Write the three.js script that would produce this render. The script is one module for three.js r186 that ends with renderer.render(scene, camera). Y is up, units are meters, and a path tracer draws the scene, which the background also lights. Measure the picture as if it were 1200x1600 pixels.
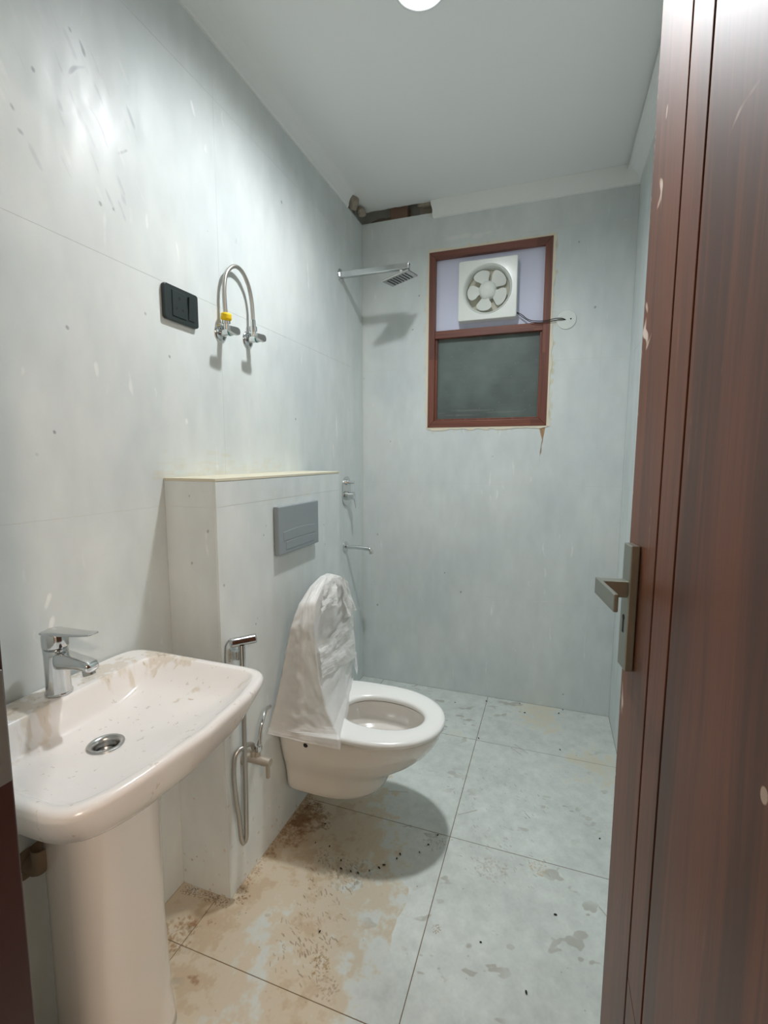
import * as THREE from 'three';
import { RoundedBoxGeometry } from 'three/addons/geometries/RoundedBoxGeometry.js';
import { mergeGeometries, mergeVertices, toCreasedNormals } from 'three/addons/utils/BufferGeometryUtils.js';
import { RectAreaLightUniformsLib } from 'three/addons/lights/RectAreaLightUniformsLib.js';

// ---------------------------------------------------------------- camera, sky, light, exposure
const scene = new THREE.Scene();
const camera = new THREE.PerspectiveCamera(94.4, 1200 / 1600, 0.02, 40);
camera.position.set(1.0102, 1.2886, 2.5003);
camera.rotation.set(-0.1134, 0.3391, 0.0025, 'YXZ');
scene.background = new THREE.Color(0x0b0f10);            // night outside the window
const renderer = new THREE.WebGLRenderer({ antialias: true });
renderer.toneMapping = THREE.LinearToneMapping;
renderer.toneMappingExposure = 2.2;
renderer.shadowMap.enabled = true;
RectAreaLightUniformsLib.init();
const LAMP = [0.618, 2.583, 1.10];                      // the one ceiling downlight
const lampLight = new THREE.SpotLight(0xfafdff, 3.6, 0, 83.5 * Math.PI / 180, 1, 2);   // downlight: soft-edged cone
lampLight.name = 'ceiling_light_source';
lampLight.position.set(LAMP[0], LAMP[1] - 0.010, LAMP[2]);
lampLight.target.position.set(LAMP[0], 0, LAMP[2]);
lampLight.castShadow = true; lampLight.shadow.radius = 2.7; lampLight.shadow.mapSize.set(2048, 2048); lampLight.shadow.camera.near = 0.03;
scene.add(lampLight, lampLight.target);
const HALL_LAMP = [2.45, 2.42, 3.6];                     // warm lamp in the room the photograph is taken from
const hallLight = new THREE.RectAreaLight(0xffe6d2, 105, 0.24, 0.24);
hallLight.name = 'hall_light_source';
hallLight.position.set(HALL_LAMP[0], HALL_LAMP[1] - 0.035, HALL_LAMP[2]);
hallLight.rotation.x = -Math.PI / 2;
scene.add(hallLight);

// ---------------------------------------------------------------- room measures (metres; x right, y up, z towards the door)
const W = 1.329, L = 2.2, H = 2.583, TILE_TOP = 2.528;
const BX = 0.1716, BH = 1.2332, BZ0 = 0.6874, BZ1 = 1.4661;   // cistern boxing

// ---------------------------------------------------------------- helpers
let seed = 7;
const rnd = () => { seed = (seed * 1664525 + 1013904223) >>> 0; return seed / 4294967296; };
const rr = (a, b) => a + (b - a) * rnd();
const hash = (x, y, s) => { let h = (x * 374761393 + y * 668265263 + s * 974634777) | 0; h = Math.imul(h ^ (h >>> 13), 1274126177); return ((h ^ (h >>> 16)) >>> 0) / 4294967296; };
function vnoise(x, y, s) {
  const xi = Math.floor(x), yi = Math.floor(y), u = x - xi, v = y - yi, a = u * u * (3 - 2 * u), b = v * v * (3 - 2 * v);
  const p = hash(xi, yi, s), q = hash(xi + 1, yi, s), r = hash(xi, yi + 1, s), t = hash(xi + 1, yi + 1, s);
  return p + (q - p) * a + (r - p) * b + (p - q - r + t) * a * b;
}
function fbm(x, y, s, o = 4) { let t = 0, a = 0.5, n = 0; for (let i = 0; i < o; i++) { t += a * vnoise(x, y, s + i * 17); n += a; a *= 0.5; x *= 2.03; y *= 2.03; } return t / n; }
const sst = (a, b, x) => { const t = Math.min(1, Math.max(0, (x - a) / (b - a))); return t * t * (3 - 2 * t); };
const names = {};
function numbered(n) { names[n] = (names[n] ?? -1) + 1; return names[n] ? n + '_' + String(names[n]).padStart(3, '0') : n; }
function thing(name, label, category, at = [0, 0, 0], group) {
  const o = new THREE.Group(); o.name = numbered(name); o.position.set(...at);
  o.userData = { label, category }; if (group) o.userData.group = group;
  scene.add(o); return o;
}
function struct(name, label) { const o = new THREE.Group(); o.name = numbered(name); o.userData = { kind: 'structure' }; if (label) o.userData.label = label; scene.add(o); return o; }
// geometry is given in room coordinates and shifted into its thing's own frame
function part(root, name, geo, mat, label) {
  let g = Array.isArray(geo) ? merge(geo) : geo;
  let p = root; const off = new THREE.Vector3(); while (p && p !== scene) { off.add(p.position); p = p.parent; }
  if (!root.userData.local) g.translate(-off.x, -off.y, -off.z);
  const m = new THREE.Mesh(g, mat); m.name = name; m.castShadow = m.receiveShadow = true;
  if (label) m.userData.label = label;
  root.add(m); return m;
}
function merge(gs) { return mergeGeometries(gs.map((g) => { g = g.index ? g.toNonIndexed() : g; for (const k of Object.keys(g.attributes)) if (!['position', 'normal', 'uv'].includes(k)) g.deleteAttribute(k); if (!g.attributes.uv) g.setAttribute('uv', new THREE.BufferAttribute(new Float32Array(g.attributes.position.count * 2), 2)); g.clearGroups?.(); return g; })); }
const box = (x0, x1, y0, y1, z0, z1) => new THREE.BoxGeometry(x1 - x0, y1 - y0, z1 - z0).translate((x0 + x1) / 2, (y0 + y1) / 2, (z0 + z1) / 2);
const rbox = (x0, x1, y0, y1, z0, z1, r = 0.003, s = 3) => new RoundedBoxGeometry(x1 - x0, y1 - y0, z1 - z0, s, r).translate((x0 + x1) / 2, (y0 + y1) / 2, (z0 + z1) / 2);
const V = (a) => new THREE.Vector3(...a);
function cyl(a, b, r0, r1 = r0, seg = 28) {
  const A = V(a), B = V(b), d = B.clone().sub(A), g = new THREE.CylinderGeometry(r1, r0, d.length(), seg);
  g.applyQuaternion(new THREE.Quaternion().setFromUnitVectors(new THREE.Vector3(0, 1, 0), d.clone().normalize()));
  return g.translate(...A.add(B).multiplyScalar(0.5).toArray());
}
const tube = (pts, r, seg = 48, rs = 12) => new THREE.TubeGeometry(new THREE.CatmullRomCurve3(pts.map(V), false, 'centripetal'), seg, r, rs, false);
// turned profile [[radius, along], ...] on the axis from a towards direction d
function lathe(prof, a, d, seg = 40) {
  const g = new THREE.LatheGeometry(prof.map(([r, y]) => new THREE.Vector2(Math.max(r, 1e-5), y)), seg);
  g.applyQuaternion(new THREE.Quaternion().setFromUnitVectors(new THREE.Vector3(0, 1, 0), V(d).normalize()));
  return g.translate(...a);
}
function loft(rings, { capStart = false, capEnd = false, close = false, open = false } = {}) {
  const n = rings[0].length, pos = [], uv = [], idx = [];
  rings.forEach((r, k) => r.forEach((p, i) => { pos.push(...p); uv.push(i / n, k / (rings.length - 1)); }));
  const m = rings.length, w = open ? n - 1 : n;
  for (let k = 0; k < (close ? m : m - 1); k++) for (let i = 0; i < w; i++) {
    const a = k * n + i, b = k * n + (i + 1) % n, k2 = (k + 1) % m, c = k2 * n + i, d = k2 * n + (i + 1) % n;
    idx.push(a, c, b, b, c, d);
  }
  const cap = (k, flip) => {
    const c = rings[k].reduce((s, p) => [s[0] + p[0] / n, s[1] + p[1] / n, s[2] + p[2] / n], [0, 0, 0]);
    const ci = pos.length / 3; pos.push(...c); uv.push(0.5, 0.5);
    for (let i = 0; i < n; i++) { const a = k * n + i, b = k * n + (i + 1) % n; flip ? idx.push(ci, b, a) : idx.push(ci, a, b); }
  };
  if (capStart) cap(0, false); if (capEnd) cap(m - 1, true);
  const g = new THREE.BufferGeometry();
  g.setAttribute('position', new THREE.Float32BufferAttribute(pos, 3)); g.setAttribute('uv', new THREE.Float32BufferAttribute(uv, 2));
  g.setIndex(idx); g.computeVertexNormals(); return g;
}
function extrude(pts, depth, bevel = 0, holes = []) {
  const s = new THREE.Shape(pts.map(([x, y]) => new THREE.Vector2(x, y)));
  for (const h of holes) s.holes.push(new THREE.Path(h.map(([x, y]) => new THREE.Vector2(x, y))));
  return new THREE.ExtrudeGeometry(s, { depth, bevelEnabled: bevel > 0, bevelSize: bevel, bevelThickness: bevel, bevelOffset: -bevel, bevelSegments: 2, curveSegments: 12 });
}
const AX = { x: 0, y: 1, z: 2 };
function planar(g, u, v, su, sv, u0 = 0, v0 = 0) {       // uv from positions in metres: (u - u0)/su, (v - v0)/sv
  const p = g.attributes.position, a = new Float32Array(p.count * 2);
  for (let i = 0; i < p.count; i++) { a[2 * i] = (p.array[3 * i + AX[u]] - u0) / su; a[2 * i + 1] = (p.array[3 * i + AX[v]] - v0) / sv; }
  g.setAttribute('uv', new THREE.BufferAttribute(a, 2)); return g;
}

// ---------------------------------------------------------------- textures
function canvasTex(w, h, paint, pixel) {
  const c = document.createElement('canvas'); c.width = w; c.height = h; const x = c.getContext('2d');
  paint(x, w, h);
  if (pixel) { const im = x.getImageData(0, 0, w, h), d = im.data; for (let j = 0; j < h; j++) for (let i = 0; i < w; i++) pixel(d, (j * w + i) * 4, i, j); x.putImageData(im, 0, 0); }
  const t = new THREE.CanvasTexture(c); t.colorSpace = THREE.SRGBColorSpace; t.wrapS = t.wrapT = THREE.RepeatWrapping; t.anisotropy = 8; return t;
}
const lay = (d, o, r, g, b, a) => { d[o] += (r - d[o]) * a; d[o + 1] += (g - d[o + 1]) * a; d[o + 2] += (b - d[o + 2]) * a; };
function greyTex(w, h, f) {
  const a = new Uint8Array(w * h * 4);
  for (let j = 0; j < h; j++) for (let i = 0; i < w; i++) { const v = Math.max(0, Math.min(255, f(i, j) * 255)); a.set([v, v, v, 255], (j * w + i) * 4); }
  const t = new THREE.DataTexture(a, w, h); t.magFilter = THREE.LinearFilter; t.minFilter = THREE.LinearMipmapLinearFilter; t.generateMipmaps = true; t.wrapS = t.wrapT = THREE.RepeatWrapping; t.needsUpdate = true; return t;
}
// grey wall tile with handling marks. s: pixels per metre; marks in metres [u, v] with v up
const TILE_RGB = [215, 222, 221];
function wallTex(mw, mh, s, sd, marks) {
  const w = Math.round(mw * s), h = Math.round(mh * s), X = (u) => u * s, Y = (v) => h - v * s;
  return canvasTex(w, h, (c) => {
    c.fillStyle = `rgb(${TILE_RGB})`; c.fillRect(0, 0, w, h);
    c.lineCap = 'round';
    for (let i = 0; i < 60 * mw * mh / 3; i++) {                       // pale wiped streaks of dried grout
      const u = rr(0, mw), v = rr(0, mh), l = rr(0.02, 0.11);
      scuff(c, X, Y, [[u, v], [u + rr(-0.006, 0.006), v - l / 2], [u + rr(-0.01, 0.01), v - l]], [238, 241, 239], rr(0.15, 0.5), rr(1, 4) * s / 600);
    }
    for (let i = 0; i < 9 * mw * mh / 3; i++) {                       // small grey specks
      c.fillStyle = `rgba(122,130,132,${rr(0.1, 0.3)})`; c.beginPath();
      c.ellipse(X(rr(0, mw)), Y(rr(0, mh)), rr(0.7, 2.2) * s / 600, rr(0.7, 3) * s / 600, rr(0, 3), 0, 7); c.fill();
    }
    marks(c, X, Y, s);
  }, (d, o, i, j) => {
    const u = i / s, v = j / s;
    const n = fbm(u * 5, v * 3.2, sd, 4) - 0.5, m = fbm(u * 26, v * 11, sd + 50, 3) - 0.5;
    const k = 1 + n * 0.10 + m * 0.05;
    d[o] *= k * (1 + n * 0.02); d[o + 1] *= k; d[o + 2] *= k * (1 - n * 0.015);
    const w1 = sst(0.60, 0.72, fbm(u * 3.1 + 9, v * 1.7, sd + 90, 5)) * (0.5 + 0.5 * vnoise(u * 60, v * 14, sd + 5));
    lay(d, o, 228, 230, 227, w1 * 0.4);
  });
}
function scuff(c, X, Y, pts, rgb, a, w) {
  const cv = new THREE.CatmullRomCurve3(pts.map(([u, v]) => new THREE.Vector3(X(u), Y(v), 0)), false, 'centripetal'), len = cv.getLength(), n = Math.max(6, Math.round(len / 1.5)), q = rnd() * 50;
  for (let i = 0; i <= n; i++) { const t = i / n, p = cv.getPoint(t), tap = Math.min(1, 4 * t * (1 - t) * 1.4), k = vnoise(t * len / 14, q, 3); c.fillStyle = `rgba(${rgb},${a * (0.25 + 0.75 * k) * tap * 0.6})`; c.beginPath(); c.ellipse(p.x + (k - 0.5) * w * 0.5, p.y, w * (0.3 + 0.5 * k) * tap + 0.3, w * (0.3 + 0.5 * k) * tap + 0.6, 0, 0, 7); c.fill(); }
}
const stroke = (c, X, Y, pts, style, lw) => { const m = style.match(/[\d.]+/g).map(Number); scuff(c, X, Y, pts, m.slice(0, 3), m[3], lw * 0.8); };
const dot = (c, X, Y, u, v, r, style) => { c.fillStyle = style; c.beginPath(); c.ellipse(X(u), Y(v), r, r * 1.3, 0.4, 0, 7); c.fill(); };
const leftTex = wallTex(2.2, 2.6, 600, 11, (c, X, Y, s) => {            // u = z
  const g = 'rgba(128,134,142,0.9)';
  for (const p of [[[1.667, 2.201], [1.662, 2.195]], [[1.646, 2.197], [1.635, 2.18], [1.631, 2.167]], [[1.675, 2.102], [1.657, 2.129], [1.63, 2.149]], [[1.64, 2.073], [1.616, 2.06], [1.598, 2.037], [1.591, 2.018], [1.583, 2.003]], [[1.559, 2.01], [1.527, 2.037]], [[1.794, 1.926], [1.782, 1.921]], [[1.803, 1.965], [1.796, 1.956]], [[1.753, 2.062], [1.751, 2.056]]]) stroke(c, X, Y, p, g, rr(2.5, 5));
  for (let i = 0; i < 46; i++) {                                       // scuffed patch high on the wall
    const u = rr(1.5, 1.86), v = rr(1.9, 2.24), a = rr(-0.9, 0.2);
    stroke(c, X, Y, [[u, v], [u - 0.03 * Math.cos(a), v - 0.05 * Math.cos(a * 0.5)]], `rgba(${rnd() < 0.6 ? '232,235,235' : '168,174,180'},${rr(0.15, 0.45)})`, rr(2, 7));
  }
  for (const p of [[[1.296, 2.301], [1.281, 2.26]], [[1.564, 1.511], [1.554, 1.433]], [[1.653, 1.51], [1.651, 1.474]], [[1.481, 1.917], [1.48, 1.871]], [[0.619, 2.135], [0.607, 1.984]], [[0.348, 1.524], [0.336, 1.369]], [[1.368, 1.4], [1.368, 1.387]], [[1.813, 0.897], [1.795, 0.948]], [[1.798, 0.999], [1.815, 0.962]], [[0.387, 1.367], [0.375, 1.275]]]) stroke(c, X, Y, p, 'rgba(240,243,241,0.95)', 5.5);
  for (const [u, v] of [[1.58, 1.876], [1.615, 1.872], [1.5, 1.659], [1.718, 1.57], [0.816, 2.254], [0.74, 1.448], [1.764, 1.342], [1.423, 1.566]]) dot(c, X, Y, u, v, rr(1.6, 2.6), 'rgba(128,134,138,0.7)');
  for (let i = 0; i < 150; i++) { const u = rr(0.85, 1.47), v = 1.235 + Math.abs(rr(-1, 1) * rr(0, 1)) * 0.09; c.fillStyle = `rgba(214,212,200,${rr(0.1, 0.4)})`; c.fillRect(X(u), Y(v), rr(4, 40), rr(2, 9)); }
});
const backTex = wallTex(1.34, 2.6, 640, 31, (c, X, Y, s) => {           // u = x
  for (const [u, v] of [[0.32, 2.131], [0.287, 1.963], [0.09, 0.857], [0.09, 0.445], [0.481, 0.667], [0.571, 0.568], [1.087, 2.289], [1.17, 1.99], [0.165, 1.379], [1.111, 0.079]]) dot(c, X, Y, u, v, rr(1.8, 3.2), 'rgba(140,140,134,0.6)');
  for (const p of [[[0.343, 0.086], [0.348, 0.003]], [[1.201, 0.433], [1.204, 0.249]], [[1.253, 2.351], [1.31, 2.361]], [[1.212, 2.498], [1.207, 2.43], [1.208, 2.363]], [[0.936, 0.553], [1.03, 0.563]]]) stroke(c, X, Y, p, 'rgba(232,236,232,0.6)', 4);
  for (const p of [[[0.435, 2.39], [0.612, 2.395]], [[0.581, 2.378], [0.696, 2.397]]]) stroke(c, X, Y, p, 'rgba(226,230,226,0.4)', 14);
  stroke(c, X, Y, [[0.945, 1.45], [0.955, 1.425], [0.962, 1.40], [0.957, 1.36], [0.952, 1.31], [0.949, 1.25]], 'rgba(124,92,62,0.85)', 3);
  c.fillStyle = 'rgba(158,118,78,0.8)'; c.beginPath(); c.moveTo(X(0.94), Y(1.45)); c.lineTo(X(0.972), Y(1.45)); c.lineTo(X(0.967), Y(1.41)); c.lineTo(X(0.96), Y(1.375)); c.lineTo(X(0.95), Y(1.41)); c.fill();
  for (let i = 0; i < 130; i++) {                                      // cement smeared round the window
    const e = rnd(), t = rnd(); let u, v; if (e < 0.3) { u = 0.374 - rr(0, 0.022); v = 1.44 + t * 0.9; } else if (e < 0.65) { u = 0.974 + rr(0, 0.024); v = 1.44 + t * 0.9; } else if (e < 0.85) { u = 0.37 + t * 0.6; v = 1.45 - rr(0, 0.022); } else { u = 0.37 + t * 0.6; v = 2.333 + rr(0, 0.012); }
    c.fillStyle = `rgba(${e > 0.3 && e < 0.65 ? '206,198,160' : '212,210,198'},${rr(0.2, 0.5)})`; c.beginPath(); c.ellipse(X(u), Y(v), rr(2, 6), rr(2, 14), 0, 0, 7); c.fill();
  }
});
const rightTex = wallTex(2.2, 2.6, 300, 57, () => {});
const boxTex = wallTex(0.98, 1.26, 700, 71, (c, X, Y, s) => {           // u = (z - BZ0) on the front, then x on the near side
  for (const [v, z] of [[0.939, 1.445], [1.049, 1.249], [0.781, 1.303], [1.027, 0.835], [0.948, 0.826]]) dot(c, X, Y, z - BZ0, v, rr(1.4, 2.4), 'rgba(136,140,138,0.5)');
  for (const [x, v] of [[0.085, 1.185], [0.142, 1.091], [0.084, 0.999]]) dot(c, X, Y, 0.80 + x, v, rr(1.5, 2.6), 'rgba(140,134,128,0.5)');
  stroke(c, X, Y, [[0.148, 1.03], [0.15, 0.95]], 'rgba(230,234,230,0.7)', 5); stroke(c, X, Y, [[0.13, 1.21], [0.132, 1.17]], 'rgba(230,234,230,0.6)', 4);
  for (let i = 0; i < 90; i++) { const u = rr(0.22, 0.52), v = 1.135 + rr(0, 0.06); c.fillStyle = `rgba(214,216,210,${rr(0.1, 0.35)})`; c.fillRect(X(u), Y(v), rr(6, 40), rr(2, 10)); }
  for (let i = 0; i < 60; i++) {                                      // small brown specks, denser towards the bottom
    const v = Math.pow(rnd(), 2.6) * 0.3, u = rnd() < 0.75 ? rr(0.3, 0.79) : rr(0.8, 0.975); c.fillStyle = `rgba(${158 + rr(-14, 20)},${126 + rr(-10, 14)},${94 + rr(-8, 10)},${rr(0.12, 0.45)})`;
    c.beginPath(); c.ellipse(X(u), Y(v), rr(0.8, 3.4), rr(0.8, 4.4), rr(-0.4, 0.4), 0, 7); c.fill();
  }
});
// floor: pale grey-green tile, cream dust film and trodden clay
function inPoly(x, z, P) { let r = false; for (let i = 0, j = P.length - 1; i < P.length; j = i++) { const [a, b] = P[i], [c, d] = P[j]; if ((b > z) !== (d > z) && x < (c - a) * (z - b) / (d - b) + a) r = !r; } return r; }
const clayAt = [[0.19, 1.05, 0.10, 0.95], [0.24, 1.2, 0.13, 1], [0.2, 1.4, 0.10, 0.9], [0.15, 1.55, 0.12, 0.95], [0.24, 1.68, 0.12, 0.75], [0.36, 1.3, 0.14, 0.62], [0.40, 1.48, 0.13, 0.55], [0.47, 1.62, 0.09, 0.55], [0.30, 1.82, 0.14, 0.6], [0.47, 1.38, 0.09, 0.55], [0.33, 1.02, 0.13, 0.66], [0.36, 1.16, 0.14, 0.74], [0.22, 1.12, 0.08, 1.3], [0.2, 1.28, 0.05, 1.2], [0.52, 1.3, 0.07, 0.45], [0.16, 2.0, 0.2, 0.7]];  // clay, with deeper brown beside the boxing and beneath the toilet
const creamAt = [[1.05, 0.12, 0.34, 0.8], [1.22, 0.42, 0.24, 0.75], [0.86, 0.2, 0.16, 0.5], [0.62, 0.42, 0.12, 0.5], [0.45, 1.5, 0.2, 0.5], [1.0, 1.05, 0.08, 0.5]];
const FS = 930;
const floorTex = canvasTex(Math.round(W * FS), Math.round(L * FS), (c, w, h) => { c.fillStyle = 'rgb(210,216,211)'; c.fillRect(0, 0, w, h); }, (d, o, i, j) => {
  const x = i / FS, z = j / FS;
  const n1 = fbm(x * 6, z * 6, 3, 4), n2 = fbm(x * 34, z * 34, 8, 3), n3 = vnoise(x * 170, z * 170, 15);
  let k = 1 + (n1 - 0.5) * 0.10 + (n2 - 0.5) * 0.10 + (n3 - 0.5) * 0.03; d[o] *= k; d[o + 1] *= k; d[o + 2] *= k;
  let s = 0; for (const [cx, cz, r, a] of creamAt) { const q = Math.hypot(x - cx, z - cz) / r; if (q < 2) s = Math.max(s, a * (1 - q * 0.5)); }
  if (s > 0) lay(d, o, 212, 204, 178, sst(0.52, 0.66, s * 0.55 + n1 * 0.42 + (n2 - 0.5) * 0.25) * 0.62);
  s = 0; for (const [cx, cz, r, a] of clayAt) { const q = Math.hypot(x - cx, z - cz) / r; if (q < 2) s = Math.max(s, a * (1 - q * 0.5)); }
  if (s > 0) {
    const q = s * 0.62 + (n1 - 0.5) * 0.5 + (n2 - 0.5) * 0.55 + (n3 - 0.5) * 0.12;
    lay(d, o, 196, 178, 150, sst(-0.04, 0.22, q) * 0.72); lay(d, o, 174, 149, 118, sst(0.30, 0.50, q) * 0.5); lay(d, o, 128, 90, 58, sst(0.56, 0.72, q) * 0.75);
  }
  const scr = sst(0.66, 0.72, fbm(x * 22 + z * 9, z * 30, 61, 3)) * sst(0.5, 0.62, fbm(x * 3.3, z * 3.3, 77, 3));   // boot scuffs
  lay(d, o, 150, 146, 132, scr * 0.45);
});
{ // hand-placed stains, scuffs, specks; dark brown line along the boxing base
  const c = floorTex.image.getContext('2d'), P = (v) => v * FS; c.lineCap = 'round';
  const blot = (x, z, r, rgb, a, n = 24) => { for (let i = 0; i < n * 2.2; i++) { const t = rr(0, 6.3), q = r * Math.sqrt(rnd()); c.fillStyle = `rgba(${rgb},${a * rr(0.4, 1)})`; c.beginPath(); c.ellipse(P(x + q * Math.cos(t)), P(z + q * Math.sin(t)), P(r) * rr(0.03, 0.16), P(r) * rr(0.03, 0.12), rr(0, 3), 0, 7); c.fill(); } };
  blot(0.503, 1.544, 0.026, '140,110,66', 0.5, 40); blot(0.541, 1.585, 0.03, '132,104,84', 0.35, 30); blot(0.489, 1.516, 0.02, '120,92,66', 0.4);
  blot(0.1, 1.6, 0.05, '122,84,46', 0.35, 40); blot(0.2, 1.45, 0.022, '96,62,34', 0.5); blot(0.225, 1.05, 0.03, '78,46,26', 0.5, 30); blot(0.1, 1.42, 0.05, '96,58,34', 0.4, 30);
  blot(0.345, 1.236, 0.03, '92,66,42', 0.2); blot(0.42, 1.255, 0.05, '96,84,62', 0.16, 24); blot(0.5, 1.245, 0.05, '92,82,64', 0.16, 20); blot(0.46, 1.28, 0.06, '120,104,80', 0.2, 40); blot(0.24, 1.10, 0.07, '112,78,46', 0.22, 120); blot(0.22, 1.2, 0.05, '118,82,50', 0.22, 80); for (let q = 0; q < 26; q++) { blot(0.176 + rr(0, 0.014), 0.98 + q * 0.019, 0.018, '104,70,42', 0.45, 10); blot(rr(0.02, 0.17), 1.475 + rr(0, 0.012), 0.014, '72,46,28', 0.5, 8); } blot(0.31, 1.12, 0.02, '84,60,40', 0.5); blot(0.68, 1.06, 0.04, '96,96,78', 0.2, 22); blot(0.705, 1.04, 0.03, '110,106,88', 0.2, 16); blot(0.76, 1.35, 0.014, '132,100,66', 0.5); blot(1.02, 1.05, 0.03, '196,178,148', 0.5, 40); blot(0.88, 1.1, 0.05, '170,160,140', 0.3, 40);
  for (let i = 0; i < 300; i++) {                                     // boot tread marks, three drifts
    const [cx, cz, r] = [[0.43, 1.44, 0.09], [0.44, 1.53, 0.08], [0.42, 1.30, 0.08], [0.85, 0.75, 0.2], [0.9, 1.05, 0.15]][i % 5], t = rr(0, 6.3), q = r * Math.sqrt(rnd()), x = cx + q * Math.cos(t), z = cz + q * Math.sin(t), a = rr(-0.5, 0.5) + 0.7, l = rr(0.004, 0.014);
    c.strokeStyle = `rgba(${i % 5 < 3 ? '122,104,82' : '150,152,140'},${rr(0.25, 0.6)})`; c.lineWidth = rr(1, 3.4); c.beginPath(); c.moveTo(P(x), P(z)); c.lineTo(P(x + l * Math.cos(a)), P(z + l * Math.sin(a))); c.stroke();
  }
  for (let i = 0; i < 160; i++) { c.fillStyle = `rgba(96,92,78,${rr(0.2, 0.55)})`; c.beginPath(); c.ellipse(P(rr(0.2, W)), P(rr(0, L)), rr(0.7, 2.2), rr(0.7, 2.2), 0, 0, 7); c.fill(); }
  for (const p of [[[0.967, 0.82], [0.985, 0.84]], [[1.19, 1.13], [1.22, 1.17]], [[0.885, 0.43], [0.935, 0.47]], [[0.9, 0.4], [0.96, 0.45]], [[0.46, 0.88], [0.53, 0.86]], [[0.74, 0.91], [0.80, 0.865]]]) { c.strokeStyle = 'rgba(128,122,104,0.6)'; c.lineWidth = 2.2; c.beginPath(); c.moveTo(P(p[0][0]), P(p[0][1])); c.lineTo(P(p[1][0]), P(p[1][1])); c.stroke(); }
}
// joints hold dirt too: dark brown lines by the floor's own material
const roughNoise = greyTex(512, 512, (i, j) => 0.62 + (fbm(i / 16, j / 36, 5, 4) - 0.5) * 0.7);
const floorRough = greyTex(512, 512, (i, j) => 0.75 + (fbm(i / 18, j / 12, 25, 4) - 0.5) * 0.5);
// wood: straight brown veneer grain, u across, v along
function woodTex(w, h, base, dark, sd, after) {
  return canvasTex(w, h, (c) => { c.fillStyle = `rgb(${base})`; c.fillRect(0, 0, w, h); after?.(c, w, h, 0); }, (d, o, i, j) => {
    if (d[o] !== base[0]) return;
    const warp = (fbm(i / 90, j / 700, sd, 3) - 0.5) * 60;
    const a = fbm((i + warp) / 46, j / 900, sd + 3, 3), b = fbm((i + warp) / 7, j / 260, sd + 7, 3), f = vnoise(i / 1.7, j / 60, sd + 9);
    const t = sst(0.30, 0.72, a * 0.62 + b * 0.38); lay(d, o, ...dark, t * 0.75);
    const k = 0.95 + f * 0.1; d[o] *= k; d[o + 1] *= k; d[o + 2] *= k;
  });
}
const doorTex = woodTex(672, 1890, [118, 64, 35], [72, 38, 22], 41);
{ // white paint rubbed off on the leading edge, scratches
  const c = doorTex.image.getContext('2d'), s = 900, X = (e) => 672 - e * s, Y = (y) => 1890 - (y - 0.012) * s; c.lineCap = 'round';
  const st = (pts, a, lw, rgb = '232,212,200') => scuff(c, X, Y, pts, rgb, a, lw);
  st([[0.04, 1.775], [0.05, 1.755], [0.043, 1.735], [0.03, 1.725]], 0.8, 9); st([[0.05, 1.755], [0.052, 1.71]], 0.7, 4); st([[0.054, 1.885], [0.05, 1.86]], 0.7, 4);
  st([[0.01, 1.575], [0.02, 1.555]], 0.7, 6); st([[0.018, 1.55], [0.01, 1.525], [0.025, 1.51], [0.02, 1.485]], 0.75, 10); st([[0.02, 1.485], [0.05, 1.515]], 0.6, 4);
  st([[0.006, 0.845], [0.014, 0.81], [0.02, 0.785]], 0.75, 6); st([[0.004, 0.815], [0.022, 0.77]], 0.7, 5); st([[0.01, 0.80], [0.012, 0.765]], 0.6, 5);
  st([[0.275, 1.70], [0.30, 1.715], [0.343, 1.72]], 0.3, 4); for (let i = 0; i < 22; i++) { const e = rr(0, 0.74), y = rr(0.5, 2.05); st([[e, y], [e + rr(-0.004, 0.004), y - rr(0.02, 0.14)]], rr(0.08, 0.2), rr(1.5, 4), '190,150,130'); }
  for (let i = 0; i < 60; i++) { const y = rr(0.5, 2.05); st([[0.0, y], [rr(0.001, 0.006), y - 0.01]], rr(0.2, 0.5), 3); }
  c.fillStyle = 'rgba(214,190,170,0.9)'; c.beginPath(); c.ellipse(X(0.464), Y(0.931), 6, 9, 0, 0, 7); c.fill();
}
const frameTex = woodTex(256, 1024, [128, 74, 56], [84, 44, 34], 87);
const glassTex = canvasTex(256, 256, (c) => { c.fillStyle = 'rgb(156,173,168)'; c.fillRect(0, 0, 256, 256); }, (d, o, i, j) => {   // frosted pane: dusty, smeared along the bottom
  const n = fbm(i / 60, j / 80, 63, 4) - 0.5, k = 1 + n * 0.35; d[o] *= k; d[o + 1] *= k; d[o + 2] *= k;
  lay(d, o, 206, 210, 200, sst(0.55, 0.72, fbm(i / 50, j / 7, 71, 4)) * (j > 212 && j < 240 ? 0.5 : 0.08));
  if (hash(i >> 1, j >> 1, 8) > 0.9985) lay(d, o, 225, 228, 220, 0.7);
});
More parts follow.
